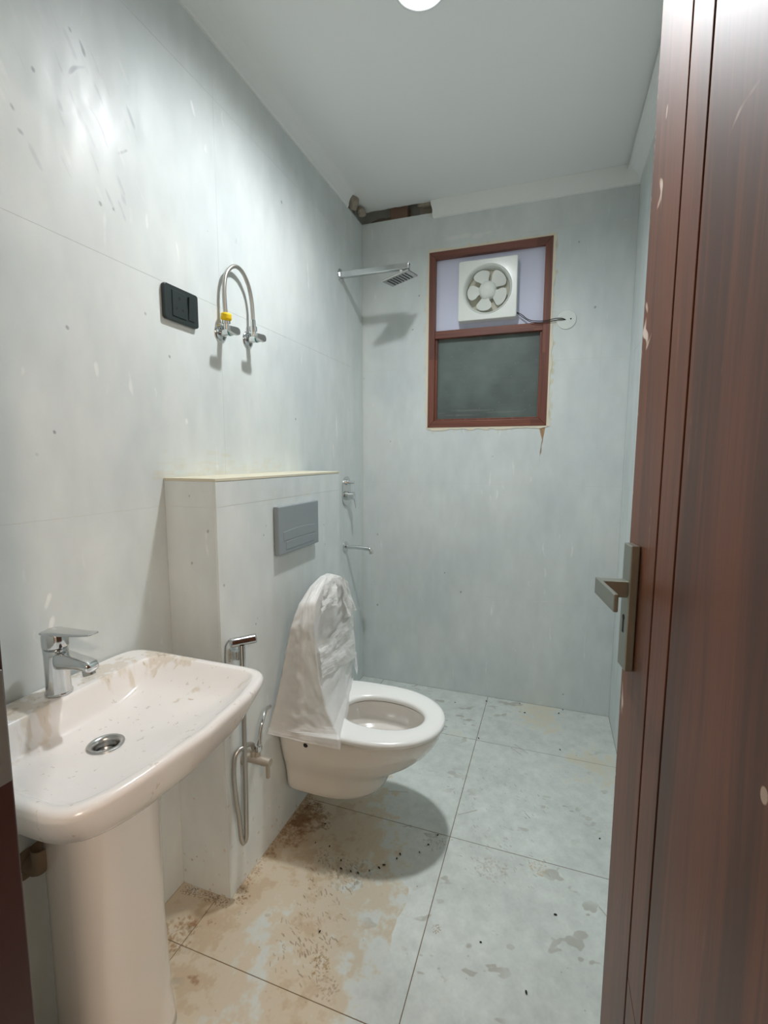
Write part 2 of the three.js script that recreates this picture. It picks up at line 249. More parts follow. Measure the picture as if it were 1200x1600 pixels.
// glazed ceramic, clean and with dried cement
const basinTex = canvasTex(1024, 1024, (c, w, h) => { c.fillStyle = 'rgb(239,236,233)'; c.fillRect(0, 0, w, h); }, (d, o, i, j) => {
  const x = i / 1024 * 0.5, z = 1.57 + j / 1024 * 0.55, n = fbm(x * 26, z * 26, 4, 4), m = fbm(x * 95, z * 95, 14, 3);
  let s = 0; for (const [cx, cz, rx, rz, a] of [[0.05, 1.70, 0.045, 0.13, 0.8], [0.05, 1.93, 0.05, 0.06, 0.8], [0.09, 1.62, 0.08, 0.03, 0.8], [0.24, 1.62, 0.16, 0.05, 0.42], [0.26, 1.66, 0.05, 0.04, 0.5]]) { const q = Math.hypot((x - cx) / rx, (z - cz) / rz); if (q < 1.7) s = Math.max(s, a * (1 - q * 0.55)); }
  if (s > 0) { const q = s * 0.6 + (n - 0.5) * 0.7 + (m - 0.5) * 0.35; lay(d, o, 212, 198, 178, sst(0.26, 0.38, q) * 0.55); lay(d, o, 176, 156, 132, sst(0.54, 0.62, q) * 0.5); }
  if (m > 0.80) lay(d, o, 170, 152, 132, 0.3);
});

// ---------------------------------------------------------------- materials
const std = (o) => new THREE.MeshStandardMaterial(o), phy = (o) => new THREE.MeshPhysicalMaterial(o);
const tileMat = (map) => std({ map, roughness: 0.8, roughnessMap: roughNoise });
const M = {
  left: tileMat(leftTex), back: tileMat(backTex), right: tileMat(rightTex), box: tileMat(boxTex),
  floor: std({ map: floorTex, roughness: 0.85, roughnessMap: floorRough }),
  wallJoint: std({ color: 0xd6d8d0, roughness: 0.9 }), floorJoint: std({ color: 0x7d6a50, roughness: 0.95 }),
  plaster: std({ color: 0xf0f3f2, roughness: 0.9 }), plasterBack: std({ color: 0xf4f6f4, roughness: 0.9 }), paintWall: std({ color: 0xcfccc4, roughness: 0.9 }),
  rubble: std({ color: 0xa39a8c, roughness: 1 }), brick: std({ color: 0x93796a, roughness: 1 }),
  sealant: std({ color: 0xe4dcc8, roughness: 0.9 }), dust: std({ color: 0xd4cfba, roughness: 1 }),
  door: phy({ map: doorTex, roughness: 0.5, specularIntensity: 0.3, clearcoat: 1, clearcoatRoughness: 0.5 }), doorCore: std({ color: 0x6b3a22, roughness: 0.9 }),
  frame: phy({ map: frameTex, roughness: 0.5, clearcoat: 0.2, clearcoatRoughness: 0.4 }),
  jamb: phy({ color: 0x341610, roughness: 0.45, clearcoat: 0.3, clearcoatRoughness: 0.3 }),
  ceramic: phy({ color: 0xeae5de, roughness: 0.16, clearcoat: 0.6, clearcoatRoughness: 0.08 }),
  basin: phy({ map: basinTex, roughness: 0.22, clearcoat: 0.5, clearcoatRoughness: 0.12 }),
  seat: phy({ color: 0xeeeeea, roughness: 0.25, clearcoat: 0.3, clearcoatRoughness: 0.15 }),
  chrome: std({ color: 0xd8dada, metalness: 1, roughness: 0.1 }), chromeDull: std({ color: 0xb9bab8, metalness: 1, roughness: 0.3 }),
  dustyChrome: std({ color: 0xbdb5a8, metalness: 0.6, roughness: 0.55 }),
  braid: std({ color: 0xb8b4ae, metalness: 0.9, roughness: 0.35 }),
  steel: std({ color: 0xa3a49a, metalness: 0.95, roughness: 0.42 }),
  strike: std({ color: 0x9a9a96, metalness: 0.9, roughness: 0.5 }),
  flush: std({ color: 0x9ba3a6, metalness: 0.35, roughness: 0.5 }),
  black: std({ color: 0x24302f, roughness: 0.45 }), holeShade: std({ color: 0x0a0c0c, roughness: 0.6 }),  // the near-black one paints the shade inside holes
  yellow: std({ color: 0xe8c400, roughness: 0.6 }), teal: std({ color: 0x3d8a86, roughness: 0.5 }),
  fan: phy({ color: 0xe6ebe6, roughness: 0.3, clearcoat: 0.4, clearcoatRoughness: 0.15 }), fanBack: std({ color: 0xdedccb, roughness: 0.7 }),
  board: std({ color: 0xd3d7ec, roughness: 0.45 }), white: std({ color: 0xe2e8e4, roughness: 0.5 }), wire: std({ color: 0x17181a, roughness: 0.5 }),
  glass: phy({ map: glassTex, roughness: 0.42, transmission: 0.7, thickness: 0, ior: 1.5 }),
  film: phy({ color: 0xfbfaf7, roughness: 0.5, transmission: 0.4, thickness: 0, side: THREE.DoubleSide }),
  pipe: std({ color: 0x7d6c58, roughness: 0.7 }), debris: std({ color: 0x33332c, roughness: 0.9 }),
  lampRim: std({ color: 0xe8ecec, roughness: 0.4 }), lens: std({ color: 0xffffff, emissive: 0xf6fbff, emissiveIntensity: 8, roughness: 0.5 }), lensWarm: std({ color: 0xffffff, emissive: 0xffe6d2, emissiveIntensity: 8, roughness: 0.5 }),
};
M.film.bumpMap = greyTex(256, 256, (i, j) => fbm(i / 20 + j / 40, j / 9, 33, 4)); M.film.bumpScale = 0.0015;

// ---------------------------------------------------------------- floor
{
  const f = struct('floor');
  part(f, 'screed', box(-0.12, W + 0.12, -0.13, -0.0012, -0.12, 2.34), M.floorJoint);
  const xs = [0, 0.1305, 0.731, W], zs = [-0.0, 0.4246, 1.02, 1.62, 2.2], g = 0.0011;
  for (let i = 0; i < 3; i++) for (let k = 0; k < 4; k++) {
    const h = extrude([[xs[i] + g, zs[k] + g], [xs[i + 1] - g, zs[k] + g], [xs[i + 1] - g, zs[k + 1] - g], [xs[i] + g, zs[k + 1] - g]], 0.006, 0.0006);
    h.rotateX(Math.PI / 2).translate(0, -0.0006 + rr(-0.0002, 0.0002), 0);
    part(f, 'tile', planar(h, 'x', 'z', W, -L, 0, L), M.floor);
  }
  part(f, 'hall_floor', box(-1.2, 2.6, -0.13, -0.004, 2.34, 4.6), M.paintWall);
}
// ---------------------------------------------------------------- walls: slab + tiles
const TG = 0.0004;
function tileRect(root, mat, a0, a1, b0, b1, place, uvf, pts) {
  const P = pts || [[a0 + TG, b0 + TG], [a1 - TG, b0 + TG], [a1 - TG, b1 - TG], [a0 + TG, b1 - TG]];
  part(root, 'tile', uvf(place(extrude(P, 0.007, 0.0003))), mat);
}
const ROWS = [0, 0.555, 1.155, 1.76, 2.366, TILE_TOP];
{ // left wall, face at x = 0
  const w = struct('wall_left');
  part(w, 'masonry', [box(-0.13, -0.0005, -0.13, TILE_TOP - 0.001, 0.0, 2.34), box(-0.13, -0.03, TILE_TOP - 0.001, H + 0.12, -0.12, 2.34), box(-0.03, -0.0005, TILE_TOP - 0.001, H + 0.12, 0.21, 2.34)], M.wallJoint);
  const zs = [0, 1.2, 2.2];
  for (let r = 0; r < 5; r++) for (let k = 0; k < 2; k++)
    tileRect(w, M.left, zs[k], zs[k + 1], ROWS[r], ROWS[r + 1], (g) => g.rotateY(-Math.PI / 2).translate(-0.0003, 0, 0), (g) => planar(g, 'z', 'y', 2.2, 2.6));
}
{ // back wall, face at z = 0, window opening
  const w = struct('wall_back'), x0 = 0.374, x1 = 0.974, y0 = 1.45, y1 = 2.333, zt = -0.0005;
  part(w, 'masonry', [box(-0.13, x0, -0.13, TILE_TOP - 0.001, -0.13, zt), box(x1, W + 0.13, -0.13, TILE_TOP - 0.001, -0.13, zt), box(x0, x1, -0.13, y0, -0.13, zt), box(x0, x1, y1, TILE_TOP - 0.001, -0.13, zt), box(0.40, W + 0.13, TILE_TOP - 0.001, H + 0.12, -0.13, zt), box(-0.13, 0.40, TILE_TOP - 0.001, H + 0.12, -0.2, -0.10)], M.wallJoint);
  const place = (g) => g.translate(0, 0, -0.0073), uvf = (g) => planar(g, 'x', 'y', 1.34, 2.6);
  const T = (a0, a1, b0, b1, pts) => tileRect(w, M.back, a0, a1, b0, b1, place, uvf, pts);
  for (let r = 0; r < 2; r++) { T(0, 1.206, ROWS[r], ROWS[r + 1]); T(1.206, W, ROWS[r], ROWS[r + 1]); }
  T(1.206, W, 1.155, 1.76); T(1.206, W, 1.76, 2.366);
  const e = 0.002;
  T(0, 0, 0, 0, [[TG, 1.155 + TG], [1.206 - TG, 1.155 + TG], [1.206 - TG, 1.76 - TG], [x1 + e, 1.76 - TG], [x1 + e, y0 - e], [x0 - e, y0 - e], [x0 - e, 1.76 - TG], [TG, 1.76 - TG]]);
  T(0, 0, 0, 0, [[TG, 1.76 + TG], [x0 - e, 1.76 + TG], [x0 - e, 2.366 - TG], [TG, 2.366 - TG]]);
  T(0, 0, 0, 0, [[x0 - e + TG * 2, y1 + e], [x1 + e, y1 + e], [x1 + e, 1.76 + TG], [1.206 - TG, 1.76 + TG], [1.206 - TG, 2.366 - TG], [x0 - e + TG * 2, 2.366 - TG]]);
  T(0, 0.362, 2.366, TILE_TOP); T(0.362, 1.206, 2.366, 2.51); T(1.206, W, 2.366, 2.51);
}
{ // right wall, face at x = W
  const w = struct('wall_right');
  part(w, 'masonry', box(W + 0.0005, W + 0.13, -0.13, H + 0.12, 0, 2.34), M.wallJoint);
  const zs = [0, 1.2, 2.2];
  for (let r = 0; r < 5; r++) for (let k = 0; k < 2; k++)
    tileRect(w, M.right, -zs[k + 1], -zs[k], ROWS[r], ROWS[r + 1], (g) => g.rotateY(Math.PI / 2).translate(W + 0.0003, 0, 0), (g) => planar(g, 'z', 'y', 2.2, 2.6));
}
{ // front wall with the doorway, and the hall outside it
  const w = struct('wall_front');
  part(w, 'masonry', [box(-0.13, 0.44, -0.13, H + 0.12, 2.2, 2.34), box(1.335, W + 0.13, -0.13, H + 0.12, 2.2, 2.34), box(0.44, 1.335, 2.17, H + 0.12, 2.2, 2.34)], M.paintWall);
  const h = struct('wall_hall');
  part(h, 'masonry', [box(-1.3, -1.2, -0.13, H + 0.12, 2.34, 4.7), box(2.6, 2.7, -0.13, H + 0.12, 2.34, 4.7), box(-1.3, 2.7, -0.13, H + 0.12, 4.6, 4.7), box(-1.3, -0.13, -0.13, H + 0.12, 2.24, 2.34), box(W + 0.13, 2.7, -0.13, H + 0.12, 2.24, 2.34)], M.paintWall);
}
{ // ceiling, cornices and the broken corner
  const c = struct('ceiling');
  part(c, 'slab', [box(-0.13, W + 0.13, H, H + 0.12, 0.02, 2.34), box(0.40, W + 0.13, H, H + 0.12, -0.13, 0.02), box(-0.13, 0.40, H + 0.075, H + 0.12, -0.2, 0.02), box(-1.3, 2.7, H, H + 0.12, 2.34, 4.7)], M.plaster);
  const edge = []; for (let i = 0; i <= 30; i++) { const x = 0.005 + i * 0.0137; edge.push([x, -0.004 + 0.010 * fbm(i * 0.6, 3, 5, 2) - (x > 0.3 ? (x - 0.3) * 0.12 : 0)]); }
  const brk = extrude([[0.005, 0.03], ...edge, [0.416, 0.03]], 0.012, 0); brk.rotateX(Math.PI / 2).translate(0, H + 0.0125, 0);
  part(c, 'broken_edge', brk, M.plaster);
  const t1 = struct('trim_1'), fp = [[0.392, 2.4975], [W, 2.4975], [W, H], [0.376, H], [0.380, 2.56], [0.388, 2.535], [0.386, 2.515]];
  part(t1, 'fascia', extrude(fp, 0.012, 0.001).translate(0, 0, 0.0005), M.plasterBack);
  const cove = (zA, zB) => { const P = [[0, 2.521], [0.007, 2.521], [0.009, 2.527]]; for (let i = 0; i <= 8; i++) { const a = i / 8 * Math.PI / 2; P.push([0.010 + 0.045 * (1 - Math.cos(a)), 2.529 + 0.054 * Math.sin(a)]); } P.push([0, H + 0.0]); return extrude(P, zB - zA, 0).translate(0, 0, zA); };
  const t2 = struct('trim_2'); part(t2, 'cornice', cove(0.2, 2.2), M.plaster);
  const t3 = struct('trim_3'); const g3 = cove(0.013, 2.2); g3.scale(-1, 1, 1).translate(W, -0.02, 0); { const ix = g3.attributes.position; for (let i = 0; i < ix.count; i += 3) for (let k = 0; k < 3; k++) { const a = ix.array[3 * i + k]; ix.array[3 * i + k] = ix.array[3 * (i + 1) + k]; ix.array[3 * (i + 1) + k] = a; } g3.computeVertexNormals(); }
  part(t3, 'cornice', g3, M.plaster);
  const lump = (x, y, z, sx, sy, sz, sd) => { const g = new THREE.IcosahedronGeometry(1, 3), p = g.attributes.position; for (let i = 0; i < p.count; i++) { const v = new THREE.Vector3().fromBufferAttribute(p, i), k = 0.75 + 0.5 * fbm(v.x * 1.6 + 5 + sd, v.y * 1.6 + v.z * 1.9 + 8, sd, 3); p.setXYZ(i, v.x * k * sx + x, v.y * k * sy + y, v.z * k * sz + z); } g.computeVertexNormals(); return g; };
  part(c, 'plaster_lump', lump(0.012, 2.575, 0.15, 0.028, 0.042, 0.045, 3), M.rubble);
  part(c, 'plaster_lump', lump(0.02, 2.56, 0.06, 0.022, 0.02, 0.035, 9), M.rubble);
  part(c, 'loose_brick', rbox(0.20, 0.295, 2.532, 2.60, -0.095, -0.03, 0.006).rotateZ(0.02), M.brick);
  part(c, 'loose_brick', rbox(0.305, 0.392, 2.53, 2.6, -0.096, -0.045, 0.006), M.rubble);
  part(c, 'mortar', [lump(0.1, 2.55, -0.08, 0.08, 0.03, 0.03, 14), lump(0.18, 2.575, -0.07, 0.04, 0.02, 0.03, 19), lump(0.345, 2.59, -0.03, 0.05, 0.02, 0.03, 23)], M.rubble);
  const t4 = struct('trim_4'); // pale grout bead in the back left corner
  part(t4, 'grout_bead', extrude([[0, 0], [0.004, 0], [0, 0.004]], 2.2, 0).rotateX(-Math.PI / 2).translate(0, 0.0, 0.0042), M.wallJoint);
}
{ // cistern boxing, tiled, with a dusty top
  const b = struct('cistern_boxing');
  part(b, 'masonry', box(0, BX - 0.0009, 0, BH - 0.001, BZ0 + 0.008, BZ1 - 0.0009), M.wallJoint);
  const rows = [0, 0.555, 1.155, BH - 0.008];
  for (let r = 0; r < 3; r++) {
    const y0 = rows[r] + TG, y1 = rows[r + 1] - TG;
    part(b, 'tile', planar(extrude([[BZ0 + TG, y0], [BZ1 - 0.0005, y0], [BZ1 - 0.0005, y1], [BZ0 + TG, y1]], 0.007, 0.0008).rotateY(-Math.PI / 2).translate(BX - 0.0008 + 0.0, 0, 0), 'z', 'y', 0.98, 1.26, BZ0, 0), M.box);
    part(b, 'tile', planar(extrude([[0.001, y0], [BX - 0.008, y0], [BX - 0.008, y1], [0.001, y1]], 0.007, 0.0006).translate(0, 0, BZ1 - 0.0076), 'x', 'y', 0.98, 1.26, -0.80, 0), M.box);
  }
  part(b, 'top_slab', rbox(0.0005, BX + 0.001, BH - 0.008, BH, BZ0, BZ1 + 0.0008, 0.0012), M.dust);
}

// ---------------------------------------------------------------- window with wooden frame, board with fan, frosted pane
{
  const w = struct('window_1', 'small wooden window, white board with fan above, frosted pane below');
  const x0 = 0.374, x1 = 0.974, y0 = 1.45, y1 = 2.333, zf = 0.006, zb = -0.09, f = 0.034;
  const fr = (g, u, v) => planar(g, u, v, 0.12, 0.9);
  const mit = (P, d, z) => extrude(P, d, 0.002).translate(0, 0, z);
  const rail = (P) => mit(P, zf - zb - 0.004, zb + 0.002);
  part(w, 'frame_side', fr(rail([[x0, y0], [x0 + f, y0 + f], [x0 + f, y1 - f], [x0, y1]]), 'x', 'y'), M.frame);
  part(w, 'frame_side', fr(rail([[x1, y0], [x1, y1], [x1 - f, y1 - f], [x1 - f, y0 + f]]), 'x', 'y'), M.frame);
  part(w, 'frame_head', fr(rail([[x0, y1], [x0 + f, y1 - f], [x1 - f, y1 - f], [x1, y1]]), 'y', 'x'), M.frame);
  part(w, 'frame_sill', fr(rail([[x0, y0], [x1, y0], [x1 - f, y0 + f], [x0 + f, y0 + f]]), 'y', 'x'), M.frame);
  part(w, 'transom', fr(rbox(x0 + f - 0.001, x1 - f + 0.001, 1.906, 1.944, -0.08, 0.0, 0.002), 'y', 'x'), M.frame);
  const bd = 0.012, bead = (a0, a1, b0, b1) => [rbox(a0, a0 + bd, b0, b1, -0.03, -0.012, 0.002), rbox(a1 - bd, a1, b0, b1, -0.03, -0.012, 0.002), rbox(a0 + bd, a1 - bd, b0, b0 + bd, -0.03, -0.012, 0.002)];
  part(w, 'glazing_bead', bead(x0 + f - 0.001, x1 - f + 0.001, y0 + f - 0.001, 1.906).map((g) => fr(g, 'x', 'y')), M.frame);
  part(w, 'fan_board', box(x0 + f - 0.004, x1 - f + 0.004, 1.94, y1 - f + 0.004, -0.034, -0.022), M.board, 'lilac white board closing the upper light');
  part(w, 'pane', planar(box(x0 + f - 0.004, x1 - f + 0.004, y0 + f - 0.004, 1.91, -0.036, -0.031), 'x', 'y', 0.54, 0.43, x0 + f, y0 + f), M.glass, 'frosted glass pane, dark behind');
  const strip = (horiz, a0, a1, b, dir, sd) => { const A = [], B = []; for (let i = 0; i <= 40; i++) { const t = a0 + (a1 - a0) * i / 40, q = 0.008 + 0.009 * sst(0.3, 0.75, fbm(i * 0.45, 1, sd, 3)); A.push(horiz ? [t, b] : [b, t]); B.push(horiz ? [t, b + dir * q] : [b + dir * q, t]); } return extrude([...A, ...B.reverse()], 0.004, 0).translate(0, 0, -0.001); };
  const fix = (g) => { const n = g.toNonIndexed ? g : g; return n; };
  for (const a of [[true, x0 - 0.004, x1 + 0.004, y1, 1, 2], [true, x0 - 0.004, x1 + 0.004, y0, -1, 5], [false, y0 - 0.004, y1 + 0.004, x0, -1, 8], [false, y0 - 0.004, y1 + 0.004, x1, 1, 12]]) part(w, 'sealant', fix(strip(...a)), M.sealant);
}
{ // exhaust fan on the board
  const cx = 0.674, cy = 2.117, s = 0.143, zb = -0.022, zf = 0.03, R = 0.116;
  const t = thing('exhaust_fan', 'white square exhaust fan with five blades mounted in the window', 'fan', [cx, cy - s, zb]);
  const cor = [], q = 0.01; for (const [sx, sy, a0] of [[1, -1, -90], [1, 1, 0], [-1, 1, 90], [-1, -1, 180]]) for (let i = 0; i <= 5; i++) { const a = (a0 + i * 18) * Math.PI / 180; cor.push([cx + sx * (s - q) + q * Math.cos(a), cy + sy * (s - q) + q * Math.sin(a)]); }
  const hole = []; for (let i = 0; i < 64; i++) { const a = -i / 64 * 6.28319; hole.push([cx + R * Math.cos(a), cy + R * Math.sin(a)]); }
  part(t, 'housing', extrude(cor, zf - zb - 0.004, 0.004, [hole]).translate(0, 0, zb + 0.0), M.fan);
  part(t, 'inlet_ring', lathe([[0.1165, 0.0525], [0.115, 0.0535], [0.112, 0.050], [0.106, 0.036], [0.1035, 0.022], [0.1035, 0.004], [0.106, 0.004], [0.1165, 0.03]], [cx, cy, zb], [0, 0, 1], 64), M.fan);
  part(t, 'shutter', lathe([[0.104, 0.001], [0.104, 0.005], [0.0, 0.005]], [cx, cy, zb], [0, 0, 1], 48), M.fanBack, 'beige shutter behind the blades');
  for (let k = 0; k < 5; k++) {
    const a = (112 - 72 * k) * Math.PI / 180, pts = [];
    const o = [[0.036, -0.34], [0.06, -0.46], [0.088, -0.44], [0.0995, -0.16], [0.0985, 0.22], [0.09, 0.47], [0.072, 0.54], [0.052, 0.46], [0.036, 0.36]];
    const cv = new THREE.CatmullRomCurve3(o.map(([r, b]) => new THREE.Vector3(r * Math.cos(b), r * Math.sin(b), 0)), true), P = cv.getPoints(40);
    const g = extrude(P.slice(0, 40).map((p) => [p.x, p.y]), 0.0016, 0.0005);
    const ps = g.attributes.position; for (let i = 0; i < ps.count; i++) { const y = ps.getY(i); ps.setZ(i, ps.getZ(i) + y * 0.32); } g.computeVertexNormals();
    part(t, 'blade', g.rotateZ(a).translate(cx, cy, zb + 0.034), M.fan);
  }
  part(t, 'hub', lathe([[0.0, 0.060], [0.014, 0.0585], [0.028, 0.054], [0.0385, 0.046], [0.0435, 0.036], [0.045, 0.024], [0.045, 0.012], [0.0, 0.012]], [cx, cy, zb], [0, 0, 1], 40), M.fan);
  const p = thing('cover_plate', 'round white blanking plate on the wall right of the window', 'cover plate', [1.047, 1.944, 0]);
  part(p, 'disc', lathe([[0.044, 0.0], [0.044, 0.003], [0.042, 0.005], [0, 0.006]], [1.047, 1.944, 0.0003], [0, 0, 1], 40), M.white);
  part(p, 'wire_hole_shade', lathe([[0.0035, 0.0], [0.0035, 0.0009], [0, 0.0009]], [1.066, 1.946, 0.0056], [0, 0, 1], 14), M.holeShade);  // black disc on the plate, painted shade of a wire hole
  const w = thing('fan_wire', 'black twin wire drooping from exhaust fan to round wall plate', 'wire', [0.818, 1.998, 0.005]);
  part(w, 'strand', tube([[0.816, 2.0, 0.004], [0.84, 1.985, 0.01], [0.875, 1.957, 0.012], [0.92, 1.946, 0.014], [0.96, 1.946, 0.014], [1.0, 1.952, 0.012], [1.028, 1.95, 0.010], [1.042, 1.944, 0.005]], 0.0019, 60, 8), M.wire);
  part(w, 'strand', tube([[0.816, 1.998, 0.0], [0.85, 1.97, 0.006], [0.885, 1.946, 0.012], [0.93, 1.939, 0.0145], [0.965, 1.94, 0.014], [1.0, 1.944, 0.011], [1.03, 1.9435, 0.009], [1.044, 1.943, 0.005]], 0.0017, 60, 8), M.wire);
}

// ---------------------------------------------------------------- door leaf and frame
{
  const fr = struct('door_frame');
  part(fr, 'left_jamb', rbox(0.44, 0.503, 0, 2.17, 2.2, 2.345, 0.003), M.jamb);
  part(fr, 'right_jamb', rbox(1.292, 1.335, 0, 2.17, 2.205, 2.345, 0.003), M.jamb);
  part(fr, 'head_jamb', rbox(0.503, 1.292, 2.118, 2.17, 2.205, 2.345, 0.003), M.jamb);
  const sp = part(fr, 'strike_plate', rbox(0.502, 0.5055, 0.962, 1.08, 2.203, 2.236, 0.001), M.strike, 'grey metal strike plate');
  part(fr, 'strike_hole_shade', rbox(0.5053, 0.506, 0.985, 1.03, 2.213, 2.224, 0.0003), M.holeShade);  // no recess: a black piece paints the shade of the latch slot

  const d = struct('door_1', 'dark reddish brown wooden door standing open on the right'); d.userData.category = 'door';
  d.position.set(1.285, 0.012, 2.2); d.rotation.y = Math.PI - Math.atan2(0.98603, 0.16658); d.userData.local = true;
  const LW = 0.745, DH = 2.1, T = 0.036;                             // local x: hinge to edge; face looks to local -z
  const pl = (g) => planar(g, 'x', 'y', LW, DH);
  part(d, 'core', box(0.002, LW - 0.002, 0.001, DH - 0.001, 0.0155, T), M.doorCore);
  const brd = (P) => pl(extrude(P, 0.0145, 0.0012).translate(0, 0, 0.0012));
  const G1 = LW - 0.133, G2 = LW - 0.207, gw = 0.003;
  part(d, 'lock_stile', brd([[G1 + gw, 0], [LW, 0], [LW, DH], [G1 + gw, DH]]), M.door);
  part(d, 'inlay_strip', brd([[G2 + gw, 0.25], [G1 - gw, 0.305], [G1 - gw, DH], [G2 + gw, DH]]), M.door);
  part(d, 'inlay_strip', brd([[G2 + gw, 0], [G1 - gw, 0], [G1 - gw, 0.302], [G2 + gw, 0.247]]), M.door);
  part(d, 'panel', brd([[0, 0], [G2 - gw, 0], [G2 - gw, DH], [0, DH]]), M.door);
  part(d, 'edge_lipping', pl(box(LW - 0.0019, LW, 0, DH, 0.016, T)), M.door);
  const y = (v) => v - 0.012, e = (v) => LW - v;
  const h = new THREE.Group(); h.name = 'handle_set'; h.userData = { label: 'brushed grey lever handle on long back plate', local: true }; d.add(h);
  part(h, 'back_plate', extrude([[e(0.064), y(0.885)], [e(0.022), y(0.885)], [e(0.022), y(1.127)], [e(0.064), y(1.127)]], 0.012, 0.0022).translate(0, 0, -0.0145), M.steel);
  part(h, 'lever', [rbox(e(0.056), e(0.030), y(1.026), y(1.058), -0.064, -0.014, 0.003), rbox(e(0.150), e(0.028), y(1.026), y(1.058), -0.068, -0.060, 0.002)], M.steel);
  part(h, 'keyhole_shade', [cyl([e(0.043), y(0.985), -0.0142], [e(0.043), y(0.985), -0.0173], 0.0055), box(e(0.0465), e(0.0395), y(0.955), y(0.985), -0.0173, -0.0142)], M.holeShade);  // solid black pieces paint the shade inside the key slot
}

// ---------------------------------------------------------------- ceiling lamp
{
  const t = thing('ceiling_lamp', 'round bright white lamp set in the ceiling', 'lamp', LAMP);
  part(t, 'rim', lathe([[0.078, 0.0], [0.078, 0.007], [0.075, 0.014], [0.071, 0.016], [0.067, 0.014], [0.064, 0.008], [0.062, 0.002]], LAMP, [0, -1, 0], 48), M.lampRim);
  part(t, 'diffuser', lathe([[0.0625, 0.001], [0.0625, 0.003], [0.0, 0.004]], LAMP, [0, -1, 0], 48), M.lens);
  const h = thing('hall_lamp', 'square warm ceiling lamp in the hall behind the camera', 'lamp', [HALL_LAMP[0], HALL_LAMP[1], HALL_LAMP[2]]);
  const [x, y, z] = HALL_LAMP;
  part(h, 'drop_rod', cyl([x, y, z], [x, H, z], 0.008), M.lampRim);
  part(h, 'shade', rbox(x - 0.14, x + 0.14, y - 0.024, y + 0.012, z - 0.14, z + 0.14, 0.006), M.lampRim);
  part(h, 'diffuser', rbox(x - 0.125, x + 0.125, y - 0.031, y - 0.023, z - 0.125, z + 0.125, 0.002), M.lensWarm);
}

